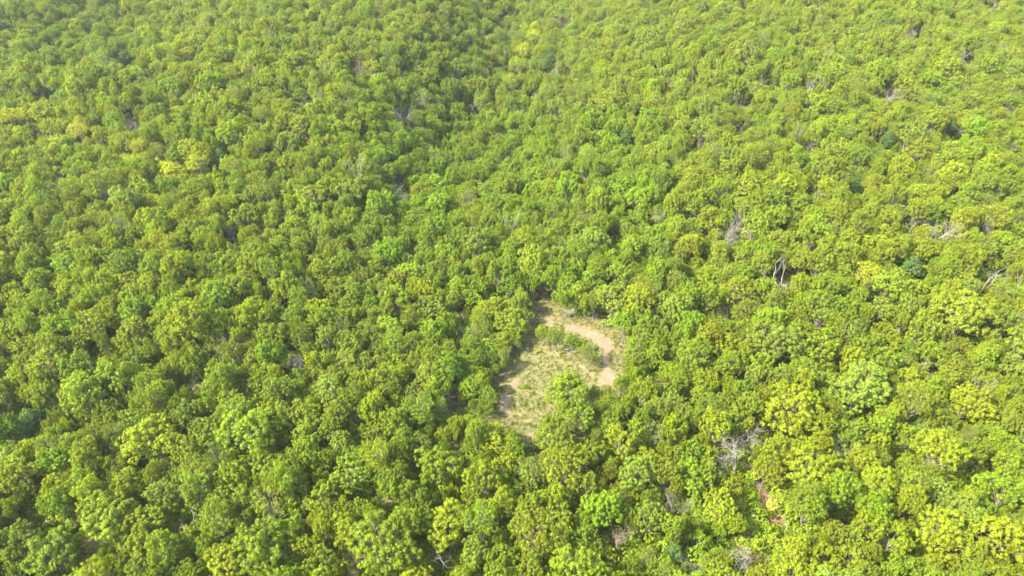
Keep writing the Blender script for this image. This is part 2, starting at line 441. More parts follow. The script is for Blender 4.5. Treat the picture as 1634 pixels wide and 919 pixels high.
trees = []      # dict: x y z R (crown radius) hz (height scale) proto kind colour rot
def add_tree(x, y, R, kind='broadleaf_tree', name=None, proto=None, hs=None, colour=None):
    u, v, dep = project(x, y, terrain(x, y) + 6)
    colour = colour or pick_colour(min(max(u, 0), 1634), min(max(v, 0), 919), rng)
    if proto is None: proto = int(rng.choice([0, 1, 2, 3, 4, 5, 6, 7, 9, 10, 11, 12, 13, 14], p=[.09, .08, .08, .09, .09, .08, .06, .05, .05, .08, .08, .07, .07, .03]))
    if hs is None:
        hs = (R / 3.6) ** .45 * rng.uniform(.76, 1.26)
        bu, bv, _d = project(x, y, terrain(x, y))
        if inside(np.array([bu]), np.array([bv]), [(735, 490), (850, 490), (858, 560), (820, 610), (805, 720), (735, 720)])[0]: hs *= .74
    t = dict(x=x, y=y, z=float(terrain(x, y)), R=R, s=R / 4.15, hs=hs, proto=proto, kind=kind, colour=colour, rot=rng.uniform(0, 6.28), name=name)
    trees.append(t); return t
def crown_ellipse(t):
    h = (6.9 if t['proto'] != 8 else 6.0) * t['hs']
    u, v, d = project(t['x'], t['y'], t['z'] + h)
    k = FPX / d
    ang = math.atan2(CAM_H - h, t['y'])
    rz = (3.1 if t['proto'] != 8 else 4.2) * t['hs']
    return u, v, t['R'] * k, k * math.sqrt((rz * math.cos(ang)) ** 2 + (t['R'] * math.sin(ang)) ** 2), d

# bare trees: centre of the twigs (px), half height (px), shape, wood, label
DEAD = [
    (1171, 374, 30, 2, 'pale', 'tall bare tree with a pinkish broken trunk standing clear above green crowns'),
    (1249, 441, 28, 1, 'pale', 'pale bare tree whose three smooth stems fork upward like antlers'),
    (1580, 440, 24, 1, 'pale', 'leaning bleached tree with a few thick limbs beside a dark canopy gap'),
    (1505, 364, 26, 3, 'pale', 'bleached bare tree with a wide fan of thin white branches on the slope'),
    (1456, 362, 17, 0, 'pale', 'short bleached snag beside the wide fan of white branches'),
    (640, 300, 24, 3, 'grey', 'grey twiggy tree amid dense green crowns above the middle of the forest'),
    (1186, 160, 15, 0, 'grey', 'thin grey bare tree, upper one of two in line on the far slope'),
    (1181, 205, 15, 0, 'pale', 'thin pale bare tree, lower one of two in line on the far slope'),
    (1292, 136, 19, 1, 'pale', 'white forked bare tree on the far slope beside a golden crown'),
    (1418, 148, 18, 3, 'pale', 'white bare tree beside a bright green crown on the far slope'),
    (1110, 232, 16, 0, 'grey', 'slender grey bare tree in a shaded slot of the far slope'),
    (570, 106, 16, 3, 'brown', 'brownish bare tree beside a pale yellow crown on the far ridge'),
    (643, 182, 19, 3, 'grey', 'grey bare tree standing below a dark shaded hollow'),
    (472, 574, 20, 4, 'grey', 'fuzzy grey bare crown wider than tall between mid green oaks'),
    (318, 606, 15, 3, 'grey', 'small grey twiggy top wedged between two green crowns'),
    (286, 614, 13, 4, 'brown', 'low brownish twiggy top beside the small grey one'),
    (214, 196, 17, 4, 'brown', 'dull brown bare crown next to the band of yellow trees'),
    (485, 163, 17, 3, 'brown', 'brown-grey bare crown within olive trees of the far ridge'),
    (1156, 498, 15, 3, 'brown', 'brown twiggy bare tree deep between crowns, above a shaded gap'),
    (1176, 722, 34, 4, 'grey', 'tangled grey dead crown collapsed over a dark brown gap'),
    (1212, 688, 26, 3, 'pale', 'pale bare tree with long curved limbs above the collapsed grey crown'),
    (1078, 808, 23, 3, 'grey', 'grey bare tree with spreading branches beside a dark green crown'),
    (1196, 876, 27, 4, 'pale', 'pale tangled dead tree standing in a gap of bare reddish soil'),
    (706, 884, 27, 1, 'pale', 'bleached dead tree with thick crooked white limbs reaching sideways'),
    (560, 900, 24, 3, 'brown', 'brownish grey bare tree beside a very broad green crown'),
    (990, 866, 24, 4, 'brown', 'brown twiggy dead tree below yellow-green crowns'),
    (290, 832, 20, 1, 'grey', 'bare grey branches fanning out above a shaded gap'),
    (1112, 902, 18, 3, 'grey', 'grey bare top almost cut off by the lower edge'),
    (752, 172, 14, 0, 'grey', 'slender grey snag in the shaded ravine'),
    (897, 112, 15, 3, 'grey', 'grey bare tree just above a dark green crown of the far slope'),
    (895, 38, 13, 4, 'brown', 'dull bare crown high on the far slope above the ravine'),
    (1460, 52, 14, 4, 'brown', 'brown bare crown near the top of the sunny far slope'),
    (1582, 10, 12, 4, 'grey', 'grey bare crown at the very top of the sunny slope'),
    (1224, 128, 12, 4, 'brown', 'small brown bare crown on the upper slope beside a pale golden crown'),
    (1290, 238, 14, 0, 'pale', 'pale thin snag halfway up the sunny slope'),
    (372, 378, 15, 4, 'brown', 'rusty brown bare top in the shade of an olive crown'),
    (1040, 596, 14, 0, 'brown', 'brown leafless stem between the clearing and dense green crowns'),
    (740, 505, 12, 4, 'brown', 'small brown bare top amid grey-green crowns beside the clearing'),
    (980, 388, 12, 4, 'grey', 'small grey bare top between two bright green crowns'),
    (1545, 92, 13, 4, 'grey', 'grey bare crown with ragged twigs on the upper sunny slope'),
    (1300, 310, 12, 0, 'grey', 'grey stick-like snag in the middle of the sunny slope'),
    (66, 150, 11, 0, 'grey', 'thin grey snag near the shaded far ridge'),
    (232, 776, 12, 0, 'grey', 'grey stem in the shaded side of a tall round crown'),
    (850, 150, 10, 0, 'pale', 'pale stem under the light yellow crowns of the ravine edge'),
]
block = []     # (sample points, depth) a crown may not cover
for P in POLY_GRASS + POLY_DIRT + POLY_GAP:
    s = poly_samples(P, 5)
    strict = 1.0 if P in POLY_GAP else (.92 if P[0][0] < 760 or P[0][0] > 1100 else .85)
    for q in s:
        x, y, z = at(q[0], q[1]); block.append((q[0], q[1], project(x, y, z)[2], strict))
open_block = np.array(block)
dead_pts = []
for (u, v, hp, shp, wd, lb) in DEAD:
    x, y, z = at(u, v, 6)
    d = project(x, y, z + 6)[2]
    for a in range(8):
        for rr in (.35, .75):
            dead_pts.append((u + hp * rr * .8 * math.cos(a * .785), v + hp * rr * math.sin(a * .785), d))
    dead_pts.append((u, v, d))
dead_block = np.array(dead_pts)

# ground that lies in the sun in the photograph: no crown may throw its shade there
LIT = [[(835, 600), (880, 575), (930, 572), (950, 598), (884, 606), (872, 650), (840, 668), (812, 655), (822, 625)]] + POLY_DIRT[:1] + POLY_DIRT[1:4] + POLY_DIRT[5:]
lit_pts = np.array([at(q[0], q[1])[:2] for P in LIT for q in poly_samples(P, 7)])
away = -np.array([sdir.x, sdir.y]); away = away / np.linalg.norm(away); TAN = math.tan(R_(SUN_EL))
def shades(t):
    w_ = lit_pts - np.array([t['x'], t['y']]); al = w_ @ away; pe = np.abs(w_ @ np.array([-away[1], away[0]]))
    return bool(((al > 3.2 * t['hs'] / TAN - .5 * t['R']) & (al < (9.6 * t['hs']) / TAN + .1 * t['R']) & (pe < .8 * t['R'])).any())
def covers(t, pts, shrink, near_only=True):
    u, v, a, b, d = crown_ellipse(t)
    if pts.shape[1] > 3: shrink = shrink / pts[:, 3]
    m = ((pts[:, 0] - u) / (a * shrink)) ** 2 + ((pts[:, 1] - v) / (b * shrink)) ** 2 < 1
    if near_only: m &= (pts[:, 2] > d - 6)
    return m.any()

# hand-placed crowns (centre px, half width px, leaf colour, prototype, kind, label)
HAND = [
    (908, 622, 33, 'mid green', 1, 'broadleaf_tree', 'round oak standing alone in the grass clearing, its shade beside it'),
    (924, 660, 34, 'mid green', 3, 'broadleaf_tree', 'broad oak at the edge of the clearing just below the lone round one'),
    (880, 704, 34, 'olive green', 4, 'broadleaf_tree', 'low olive crown closing off the lower end of the clearing'),
    (888, 538, 17, 'mid green', 6, 'sapling', 'small tree between the dirt path and the fallen logs'),
    (914, 546, 15, 'deep green', 2, 'sapling', 'dark bushy sapling just behind the longer fallen log'),
    (940, 562, 17, 'grey-green', 7, 'sapling', 'grey-green sapling between the white fallen log and the path bend'),
    (930, 550, 12, 'mid green', 5, 'sapling', 'low bushy sapling touching the path, above the grey-green one'),
    (950, 576, 8, 'olive green', 9, 'sapling', 'olive sapling at the narrow neck of the dirt path'),
    (868, 530, 14, 'mid green', 0, 'sapling', 'small tree by the first bare spot where the path enters the clearing'),
    (600, 866, 56, 'mid green', 4, 'broadleaf_tree', 'very broad rounded green crown beside the brownish bare tree'),
    (420, 870, 50, 'mid green', 1, 'broadleaf_tree', 'broad dense rounded crown near the lower edge with fine lobes'),
    (355, 900, 40, 'golden green', 0, 'broadleaf_tree', 'golden crown at the lower edge beside a broad green one'),
    (170, 820, 46, 'mid green', 2, 'broadleaf_tree', 'dense green crown overhanging the small grassy opening near the corner'),
    (80, 890, 44, 'deep green', 3, 'broadleaf_tree', 'deep green rounded crown below the small grassy opening near the corner'),
    (245, 700, 42, 'yellow-green', 1, 'broadleaf_tree', 'tall yellow-green crown with a deep shaded side'),
    (400, 690, 48, 'mid green', 5, 'broadleaf_tree', 'big sunlit dome in front of a dark shaded hollow'),
    (1262, 655, 46, 'golden green', 1, 'broadleaf_tree', 'big golden crown beside the pale tree with curved limbs'),
    (1290, 745, 46, 'yellow-green', 4, 'broadleaf_tree', 'big yellow-green crown above the elongated strip of bare soil'),
    (1375, 620, 48, 'grey-green', 4, 'broadleaf_tree', 'large bluish grey-green crown amid yellow ones'),
    (1540, 500, 44, 'olive green', 5, 'broadleaf_tree', 'large smooth olive dome below the leaning bleached tree'),
    (1420, 455, 34, 'mid green', 3, 'broadleaf_tree', 'green dome beside the deepest dark canopy gap'),
    (1395, 440, 27, 'yellow', 6, 'broadleaf_tree', 'pale yellow crown in bloom beside the dark canopy gap'),
    (1170, 460, 30, 'golden green', 6, 'broadleaf_tree', 'golden loose crown below the tall bare tree'),
    (1235, 540, 44, 'grey-green', 1, 'broadleaf_tree', 'large grey-green dome at the middle of the sunny slope'),
    (1110, 560, 34, 'mid green', 4, 'broadleaf_tree', 'rounded green crown right of centre beyond the clearing'),
    (668, 655, 30, 'bright green', 7, 'broadleaf_tree', 'bright lime crown near the tiny grass patch'),
    (700, 745, 38, 'mid green', 2, 'broadleaf_tree', 'solid green crown beside the orange dirt spot'),
    (840, 850, 44, 'yellow-green', 6, 'broadleaf_tree', 'yellowish loose crown among green ones under the clearing'),
    (1545, 640, 36, 'golden green', 3, 'broadleaf_tree', 'golden crown above the big dark pit'),
    (1600, 850, 44, 'golden green', 0, 'broadleaf_tree', 'golden crown nearest the lower corner of the sunny side'),
    (1500, 850, 44, 'yellow-green', 5, 'broadleaf_tree', 'yellow-green crown below the big dark pit'),
    (1612, 780, 38, 'bright green', 2, 'broadleaf_tree', 'vivid green crown beside the big dark pit'),
    (30, 750, 36, 'yellow-green', 0, 'broadleaf_tree', 'bright yellow-green crown at the picture edge, above the dark bushes'),
    (30, 870, 36, 'deep green', 1, 'broadleaf_tree', 'dark green crown at the shaded corner'),
    (850, 60, 12, 'yellow', 7, 'yellow_tree', 'pale yellow crown topping the slanted pale group above the ravine'),
    (838, 84, 13, 'yellow', 6, 'yellow_tree', 'second pale yellow crown down the slanted pale group'),
    (826, 108, 14, 'yellow-green', 7, 'yellow_tree', 'third pale crown down the slanted pale group'),
    (818, 134, 14, 'yellow-green', 6, 'yellow_tree', 'lowest pale crown of the slanted group beside the ravine'),
    (798, 100, 9, 'golden green', 9, 'yellow_tree', 'small golden crown across the shaded slot from the slanted pale group'),
    (592, 112, 15, 'golden green', 9, 'yellow_tree', 'isolated golden crown touching the brownish bare tree'),
    (420, 184, 13, 'yellow-green', 7, 'yellow_tree', 'isolated lime crown on the slope, shaped like a flame'),
    (304, 88, 12, 'yellow', 6, 'yellow_tree', 'upper yellow crown on the shaded far ridge'),
    (252, 110, 12, 'yellow-green', 9, 'yellow_tree', 'lower lime crown on the shaded far ridge'),
    (15, 186, 16, 'yellow', 6, 'yellow_tree', 'brightest yellow crown at the beginning of the yellow band'),
    (38, 188, 13, 'yellow', 7, 'yellow_tree', 'second crown of the yellow band, tall and pointed'),
    (82, 206, 15, 'yellow-green', 9, 'yellow_tree', 'third crown of the yellow band'),
    (106, 202, 14, 'golden green', 6, 'yellow_tree', 'fourth crown of the yellow band, with upright sprays'),
    (130, 212, 15, 'yellow', 7, 'yellow_tree', 'fifth crown of the yellow band, fully sunlit'),
    (160, 216, 14, 'golden green', 9, 'yellow_tree', 'sixth crown of the yellow band, narrower and golden'),
    (200, 228, 16, 'yellow-green', 6, 'yellow_tree', 'seventh crown of the yellow band, below the dull brown bare crown'),
    (222, 236, 13, 'yellow', 7, 'yellow_tree', 'eighth crown of the yellow band, round and pale'),
    (312, 262, 17, 'yellow', 6, 'yellow_tree', 'yellow crown with upright sprays past the yellow band'),
    (370, 266, 15, 'yellow-green', 7, 'yellow_tree', 'lime yellow crown, last one past the yellow band'),
    (252, 242, 12, 'golden green', 9, 'yellow_tree', 'small golden crown between the band and the upright-sprayed crown'),
    (1018, 345, 18, 'bright green', 9, 'broadleaf_tree', 'bright green crown amid dark ones above the clearing'),
    (1462, 240, 20, 'golden green', 6, 'yellow_tree', 'orange-tinged yellow crown on the sunny slope'),
    (1550, 162, 15, 'golden green', 7, 'yellow_tree', 'small orange-yellow crown high on the sunny slope'),
    (1610, 165, 20, 'bright green', 9, 'broadleaf_tree', 'vivid lime crown at the edge of the sunny slope'),
    (1490, 130, 24, 'bright green', 2, 'broadleaf_tree', 'bright green dome beside the white bare tree of the far slope'),
    (1560, 205, 24, 'bright green', 1, 'broadleaf_tree', 'bright green dome with a dark shaded flank on the sunny slope'),
    (1130, 6, 9, 'bright green', 7, 'broadleaf_tree', 'tiny lime crown at the very top of the sunny slope'),
    (1262, 104, 15, 'yellow-green', 1, 'broadleaf_tree', 'pale lime dome on the upper sunny slope'),
    (1456, 425, 15, 'dark evergreen', 8, 'cedar_tree', 'dark blue-green evergreen filling the deepest canopy gap'),
    (1518, 205, 9, 'dark evergreen', 8, 'cedar_tree', 'dark narrow evergreen between two bright green domes'),
    (1000, 215, 12, 'dark evergreen', 8, 'cedar_tree', 'dark evergreen added for a shaded spot on the otherwise light far slope'),  # tree added where the dark spot is only shade
    (1415, 222, 11, 'dark evergreen', 8, 'cedar_tree', 'dark evergreen added for the shade in a notch of the sunny slope'),  # added evergreen, stands in for a shaded notch
    (1366, 292, 12, 'dark evergreen', 8, 'cedar_tree', 'dark evergreen added for shade between olive crowns of the sunny slope'),  # shade between the crowns, given the shape of a dark tree
    (876, 98, 11, 'dark evergreen', 8, 'cedar_tree', 'dark evergreen below the dull bare crown, just beyond the ravine'),
    (1076, 880, 14, 'dark evergreen', 8, 'cedar_tree', 'dark evergreen near the grey bare top at the lower edge'),
    (200, 92, 12, 'dark evergreen', 8, 'cedar_tree', 'dark blue-green evergreen on the shaded far ridge'),
    (50, 668, 18, 'dark evergreen', 8, 'cedar_tree', 'dark evergreen in the shaded hollow near the picture edge'),
    (352, 250, 12, 'dark evergreen', 8, 'cedar_tree', 'dark evergreen between the last two crowns past the yellow band'),
]
for (u, v, hp, colr, pr, kind, lb) in HAND:
    x, y, z = at(u, v, 6.5); d = project(x, y, z + 6.5)[2]
    R = hp * d / FPX
    hs = (R / 4.0) ** .6 if kind != 'sapling' else R / 4.0 * 1.1
    for _ in range(4):
        x, y, z = at(u, v, 6.9 * hs)
    t = add_tree(x, y, R, kind, lb, pr, hs, colr)
    t['hand'] = True
    if kind == 'cedar_tree': t['s'] = R / 2.6
    if kind == 'yellow_tree': t['s'] *= 1.2; t['hs'] *= 1.12
n_hand = len(trees)

# dart throwing, big crowns first
cell = 6.0; grid = {}
def near(x, y, R, k):
    cx, cy = int(x // cell), int(y // cell)
    for i in range(cx - 2, cx + 3):
        for j in range(cy - 2, cy + 3):
            for q in grid.get((i, j), ()):
                if (q[0] - x) ** 2 + (q[1] - y) ** 2 < (k * (q[2] + R)) ** 2: return True
    return False
def put(x, y, R): grid.setdefault((int(x // cell), int(y // cell)), []).append((x, y, R))
for t in trees: put(t['x'], t['y'], t['R'])
for (u, v, hp, shp, wd, lb) in DEAD:
    x, y, z = at(u, v, 6); put(x, y, 1.6)
Y0, Y1 = 14.0, 500.0
def halfw(y): return 0.90 * (y + 62) + 24
for R0, R1, N, k in ((4.2, 5.3, 300, .74), (3.3, 4.2, 2200, .69), (2.5, 3.4, 34000, .60), (1.9, 2.7, 40000, .57), (1.4, 2.0, 36000, .55), (.9, 1.4, 34000, .54)):
    for _ in range(N):
        y = Y0 + (Y1 - Y0) * math.sqrt(rng.uniform(0.0, 1)) if rng.uniform() < .7 else rng.uniform(Y0, Y1)
        hw = halfw(y); x = rng.uniform(-hw, hw); R = rng.uniform(R0, R1)
        if (y > 390 and R < 2.5) or near(x, y, R, k): continue
        t = add_tree(x, y, R)
        bad = shades(t) or covers(t, open_block, .93) or covers(t, dead_block, .8)
        if not bad:
            for h in trees[:n_hand]:
                if 'el' not in h: h['el'] = crown_ellipse(h)
                uu, vv, aa, bb, dd = h['el']
                u, v, a, b, d = crown_ellipse(t)
                if d < dd + 2 and ((u - uu) / (a + aa)) ** 2 + ((v - vv) / (b + bb)) ** 2 < (.85 if h['kind'] in ('yellow_tree', 'cedar_tree') else .55): bad = True; break
        if not bad:
            bu, bv, bd = project(x, y, t['z'])
            for P in POLY_GRASS + POLY_DIRT:
                if inside(np.array([bu]), np.array([bv]), P)[0]: bad = True; break
        if bad: trees.pop(); continue
        put(x, y, R)
print('trees', len(trees))

# ------------------------------------------------------------------ which crowns show largest
SC = 2
ids = -np.ones((919 // SC + 1, 1634 // SC), int)
order = sorted(range(len(trees)), key=lambda i: -crown_ellipse(trees[i])[4])
for i in order:
    u, v, a, b, d = crown_ellipse(trees[i]); u /= SC; v /= SC; a /= SC; b /= SC
    x0, x1 = max(0, int(u - a)), min(ids.shape[1], int(u + a) + 2); y0, y1 = max(0, int(v - b)), min(ids.shape[0], int(v + b) + 2)
    if x0 >= x1 or y0 >= y1: continue
    yy, xx = np.mgrid[y0:y1, x0:x1]
    ids[y0:y1, x0:x1][((xx - u) / a) ** 2 + ((yy - v) / b) ** 2 < 1] = i
cnt = np.bincount(ids[ids >= 0], minlength=len(trees))
cu = np.zeros(len(trees)); cv = np.zeros(len(trees))
yy, xx = np.nonzero(ids >= 0); k = ids[yy, xx]
np.add.at(cu, k, xx * SC); np.add.at(cv, k, yy * SC); cu /= np.maximum(cnt, 1); cv /= np.maximum(cnt, 1)
auto = [i for i in range(n_hand, len(trees)) if cnt[i] > 0]
auto.sort(key=lambda i: -cnt[i])
n_auto = 300 - sum(1 for t in trees[:n_hand] if t['kind'] == 'broadleaf_tree')
single = set(range(n_hand)) | set(auto[:n_auto])
print('single', len(single), 'smallest px', cnt[auto[n_auto - 1]] * SC * SC)

# ------------------------------------------------------------------ labels
ONES = 'zero one two three four five six seven eight nine ten eleven twelve thirteen fourteen fifteen sixteen seventeen eighteen nineteen'.split()
TENS = 'zero ten twenty thirty forty fifty sixty seventy eighty ninety'.split()
def words(n):
    n = int(max(0, min(99, n)))
    return ONES[n] if n < 20 else TENS[n // 10] + ('-' + ONES[n % 10] if n % 10 else '')
LAND = [(870, 600, 100, 'the grass clearing'), (940, 535, 60, 'the bend of the dirt path'), (1228, 812, 85, 'the strip of reddish soil'), (1543, 762, 80, 'the big dark pit'),
        (130, 856, 80, 'the small grassy opening'), (1196, 876, 70, 'the dead tree on bare soil'), (1176, 722, 80, 'the tangled grey dead crown'),
        (706, 884, 85, 'the crooked white dead tree'), (560, 900, 70, 'the brownish grey bare tree'), (1078, 808, 75, 'the spreading grey bare tree'),
        (990, 866, 70, 'the brown twiggy dead tree'), (290, 832, 75, 'the fanning grey branches'), (472, 574, 75, 'the fuzzy grey bare crown'),
        (1249, 441, 70, 'the antler-like bare tree'), (1171, 374, 60, 'the tall pinkish bare tree'), (1580, 440, 60, 'the leaning bleached tree'),
        (748, 722, 70, 'the orange dirt spot'), (728, 648, 60, 'the tiny grass patch'), (600, 866, 90, 'the very broad round crown'), (1460, 432, 70, 'the deepest canopy gap')]
used = set()
def size_word(R): return 'broad' if R > 3.7 else ('medium-sized' if R > 2.8 else 'small')
def auto_label(i):
    t = trees[i]; u, v = cu[i], cv[i]
    form = 'loose-leaved' if t['proto'] in (6, 7, 9) else 'dense'
    base = f"{size_word(t['R'])} {t['colour']} {form} tree"
    best = None
    for (lu, lv, rr, nm) in LAND:
        d = math.hypot(u - lu, v - lv)
        if d < rr and (best is None or d < best[0]):
            hr = int(round(math.degrees(math.atan2(u - lu, lv - v)) / 30)) % 12 or 12
            best = (d, f"at {ONES[hr]} o'clock from {nm}")
    if best:
        lb = base + ' ' + best[1]
        if lb not in used: used.add(lb); return lb
    lb = f"{base}, {words(u / 16.34)} percent across, {words((919 - v) / 9.19)} percent up the photo"
    used.add(lb); return lb

# ------------------------------------------------------------------ individual trees
def vec_colour(name, r):
    c = np.array(PAL[name]) * r.uniform(.86, 1.14) * (1 + r.normal(0, .018, 3))
    return [float(max(.004, q)) for q in c]
GROUPS = {'broadleaf_tree': 'broadleaf trees of the forest canopy', 'yellow_tree': 'yellow-leaved trees', 'cedar_tree': 'dark evergreens', 'sapling': 'young trees around the clearing'}
CATS = {'broadleaf_tree': 'tree', 'yellow_tree': 'tree', 'cedar_tree': 'evergreen tree', 'sapling': 'young tree'}
source = {}
def make_tree(pr):
    root = bpy.data.objects.new('broadleaf_tree', None)
    tr = bpy.data.objects.new('trunk', PROTO[pr][1]); cr = bpy.data.objects.new('crown', PROTO[pr][0])
    tr.parent = root; cr.parent = root
    return root, tr, cr
for pr in range(len(PROTO)): source[pr] = make_tree(pr)
for i in sorted(single):
    t = trees[i]; root, tr, cr = source[t['proto']]
    o = root.copy(); o.name = t['kind']; o.empty_display_size = .5; col.objects.link(o)
    a = tr.copy(); a.parent = o; a.name = 'trunk'; col.objects.link(a)
    b = cr.copy(); b.parent = o; b.name = 'crown'; col.objects.link(b)
    o.location = (t['x'], t['y'], t['z']); o.rotation_euler = (0, 0, t['rot']); o.scale = (t['s'], t['s'], t['hs'])
    b['leafcol'] = vec_colour(t['colour'], rng)
    o['label'] = t['name'] or auto_label(i); o['category'] = CATS[t['kind']]; o['group'] = GROUPS[t['kind']]
for r_, a_, b_ in source.values():
    for q in (a_, b_, r_): bpy.data.objects.remove(q)

# ------------------------------------------------------------------ bare and dead trees
def bare_tree(seed, shape):
    r = np.random.default_rng(seed)
    trunk, br = Tubes(7), Tubes(6)
    def grow(p, d, L, rad, lev, tub):
        n = 5 if lev < 2 else 3
        pts, d2 = wander(r, p, d, L, n, .16 + .05 * lev, .02)
        e = rad * (.62 if lev < 4 else .3)
        tub.add(pts, np.linspace(rad, e, n + 1))
        if lev >= 5: return
        kids = {0: 3, 1: 4, 2: 4, 3: 4, 4: 4}[lev]
        if shape == 0: kids = {0: 2, 1: 2, 2: 3, 3: 3, 4: 2}[lev]
        if shape == 1: kids = {0: 3, 1: 2, 2: 2, 3: 3, 4: 2}[lev]
        if shape == 4: kids = {0: 4, 1: 4, 2: 4, 3: 4, 4: 3}[lev]
        for c in range(kids):
            f = 1.0 if c == 0 else r.uniform(.35, .95)
            k = min(n, max(1, int(round(f * n))))
            spread = {0: .45, 1: .5, 2: .75, 3: .9, 4: 1.1}[shape]
            nd = unit(d2 + r.normal(0, 1, 3) * spread * (.45 if c == 0 else .8) + np.array([0, 0, .12 if shape != 4 else 0]))
            grow(pts[k], nd, L * r.uniform(.58, .82), e * r.uniform(.65, .9) if c else e, lev + 1, br)
    H = {0: 4.6, 1: 2.6, 2: 4.6, 3: 3.4, 4: 2.8}[shape]
    if shape == 1:
        for a in (0, 2.1, 4.3):
            grow(np.array([.15 * math.cos(a), .15 * math.sin(a), 2.0]), unit(np.array([math.cos(a) * .28, math.sin(a) * .28, 1])), 3.2, .13, 1, br)
        pts, _ = wander(r, np.array([0, 0, -.4]), np.array([0, 0, 1.0]), 2.6, 4, .04)
        trunk.add(pts, np.linspace(.26, .2, 5))
    else:
        grow(np.array([0, 0, -.4]), np.array([r.normal(0, .06), r.normal(0, .06), 1]), H, .16, 0, trunk)
    return trunk.arrays(), br.arrays()
dead_src = {}
for shp in range(5):
    for var in range(3):
        dead_src[shp, var] = bare_tree(50 + shp * 7 + var, shp)
MW = {'pale': M_DEAD, 'brown': M_DEAD_BROWN, 'grey': M_DEAD_GREY}
dmesh = {}
for i, (u, v, hp, shp, wd, lb) in enumerate(DEAD):
    key = (shp, i % 3, wd)
    if key not in dmesh:
        (tv, tf), (bv, bf) = dead_src[shp, i % 3]
        dmesh[key] = (mesh_np('trunk', tv, faces4=tf, mats=[MW[wd]], smooth=True), mesh_np('branches', bv, faces4=bf, mats=[MW[wd]], smooth=True),
                      float(np.concatenate([tv, bv])[:, 2].max()))
    tm, bm_, top = dmesh[key]
    hc = top * .68
    x, y, z = at(u, v, 6)
    d = project(x, y, z + 6)[2]
    want = hp * 2 * d / FPX                      # metres of twig crown wanted
    s = want / (top * .62)
    s = min(max(s, .75), 1.5)
    x, y, z = at(u, v, hc * s)
    o = bpy.data.objects.new('bare_tree', None); link(o); o.empty_display_size = .5
    o.location = (x, y, z); o.rotation_euler = (random.uniform(-.08, .08), random.uniform(-.1, .1), random.uniform(0, 6.28)); o.scale = (s, s, s)
    link(bpy.data.objects.new('trunk', tm), o); link(bpy.data.objects.new('branches', bm_), o)
    o['label'] = lb; o['category'] = 'dead tree'; o['group'] = 'bare trees among the green crowns'

# ------------------------------------------------------------------ fallen logs in the clearing
def fallen_log(u0, v0, u1, v1, rad, seed, label):
    r = np.random.default_rng(seed)
    p0 = np.array(at(u0, v0)); p1 = np.array(at(u1, v1)); L = np.linalg.norm(p1 - p0); d = (p1 - p0) / L
    side = unit(np.cross(d, [0, 0, 1.0]))
    T = Tubes(8); t = np.linspace(0, 1, 9)
    pts = p0[None] + d[None] * (t * L)[:, None] + side[None] * (np.sin(t * 3.1 + seed) * .12 * L * .5)[:, None]
    pts[:, 2] = terrain(pts[:, 0], pts[:, 1]) + rad * .85
    rr = np.linspace(rad, rad * .45, 9)
    T.add(pts, rr)
    B = Tubes(6)
    for k in (3, 5, 6, 7, 8):
        dd = unit(d * .6 + side * r.choice([-1, 1]) * r.uniform(.5, 1) + np.array([0, 0, r.uniform(.1, .5)]))
        q, e = wander(r, pts[k], dd, L * r.uniform(.2, .4), 4, .2, -.04)
        B.add(q, np.linspace(rr[k] * .5, .02, 5))
        q2, _ = wander(r, q[2], unit(e + r.normal(0, .5, 3)), L * .15, 3, .2)
        B.add(q2, [.04, .03, .02, .012])
    c = pts[0].copy(); c[2] = terrain(c[0], c[1])
    o = bpy.data.objects.new('fallen_log', None); link(o); o.location = c
    for nm, tb in (('stem', T), ('branch_stubs', B)):
        V, F = tb.arrays(); link(bpy.data.objects.new(nm, mesh_np(nm, V - c, faces4=F, mats=[M_DEAD], smooth=True)), o)
    o['label'] = label; o['category'] = 'log'; o['group'] = 'fallen logs in the clearing'
fallen_log(898, 558, 922, 556, .20, 1, 'white fallen log lying across the upper part of the grass clearing')
fallen_log(892, 570, 886, 559, .13, 2, 'thinner curved fallen log beside the white one in the clearing')
fallen_log(924, 584, 938, 592, .10, 3, 'thin grey fallen branch on the grass beside the lone oak')

# ------------------------------------------------------------------ shrubs in the clearing
def shrub_mesh(seed, n=260, rr=.6):
    r = np.random.default_rng(seed)
    puffs = r.normal(0, 1, (14, 3)) * np.array([rr * .5, rr * .5, rr * .25]) + np.array([0, 0, rr * .5])
    P = puffs[r.integers(0, 14, n)] + unit(r.normal(0, 1, (n, 3))) * rr * .3
    P[:, 2] = np.maximum(P[:, 2], .04); N = unit(P - np.array([0, 0, .1]) + r.normal(0, .4, (n, 3)) + np.array([0, 0, .4]))
    A = unit(np.cross(N, unit(r.normal(0, 1, (n, 3))))); B = np.cross(N, A); s = r.uniform(.07, .15, (n, 1))
    V = np.stack([P - A * s, P - B * s * .6, P + A * s, P + B * s * .6], 1).reshape(-1, 3)
    return mesh_np('leaves', V, faces4=np.arange(n * 4).reshape(n, 4), mats=[M_LEAF], attr={'var': np.repeat(np.clip(r.normal(.5, .2, n), 0, 1), 4), 'hue': np.repeat(r.uniform(0, 1, n), 4)})
def stems_mesh(seed, rr=.6):
    r = np.random.default_rng(seed); T = Tubes(4)
    for _ in range(7):
        q, _d = wander(r, np.array([0, 0, -.05]), unit(np.array([r.normal(0, .6), r.normal(0, .6), 1])), rr * 1.1, 3, .15); T.add(q, [.025, .02, .012, .008])
    return mesh_np('stems', *T.arrays()[:1], faces4=T.arrays()[1], mats=[M_BARK])
SHR = [shrub_mesh(k) for k in range(3)]; STM = [stems_mesh(k) for k in range(3)]
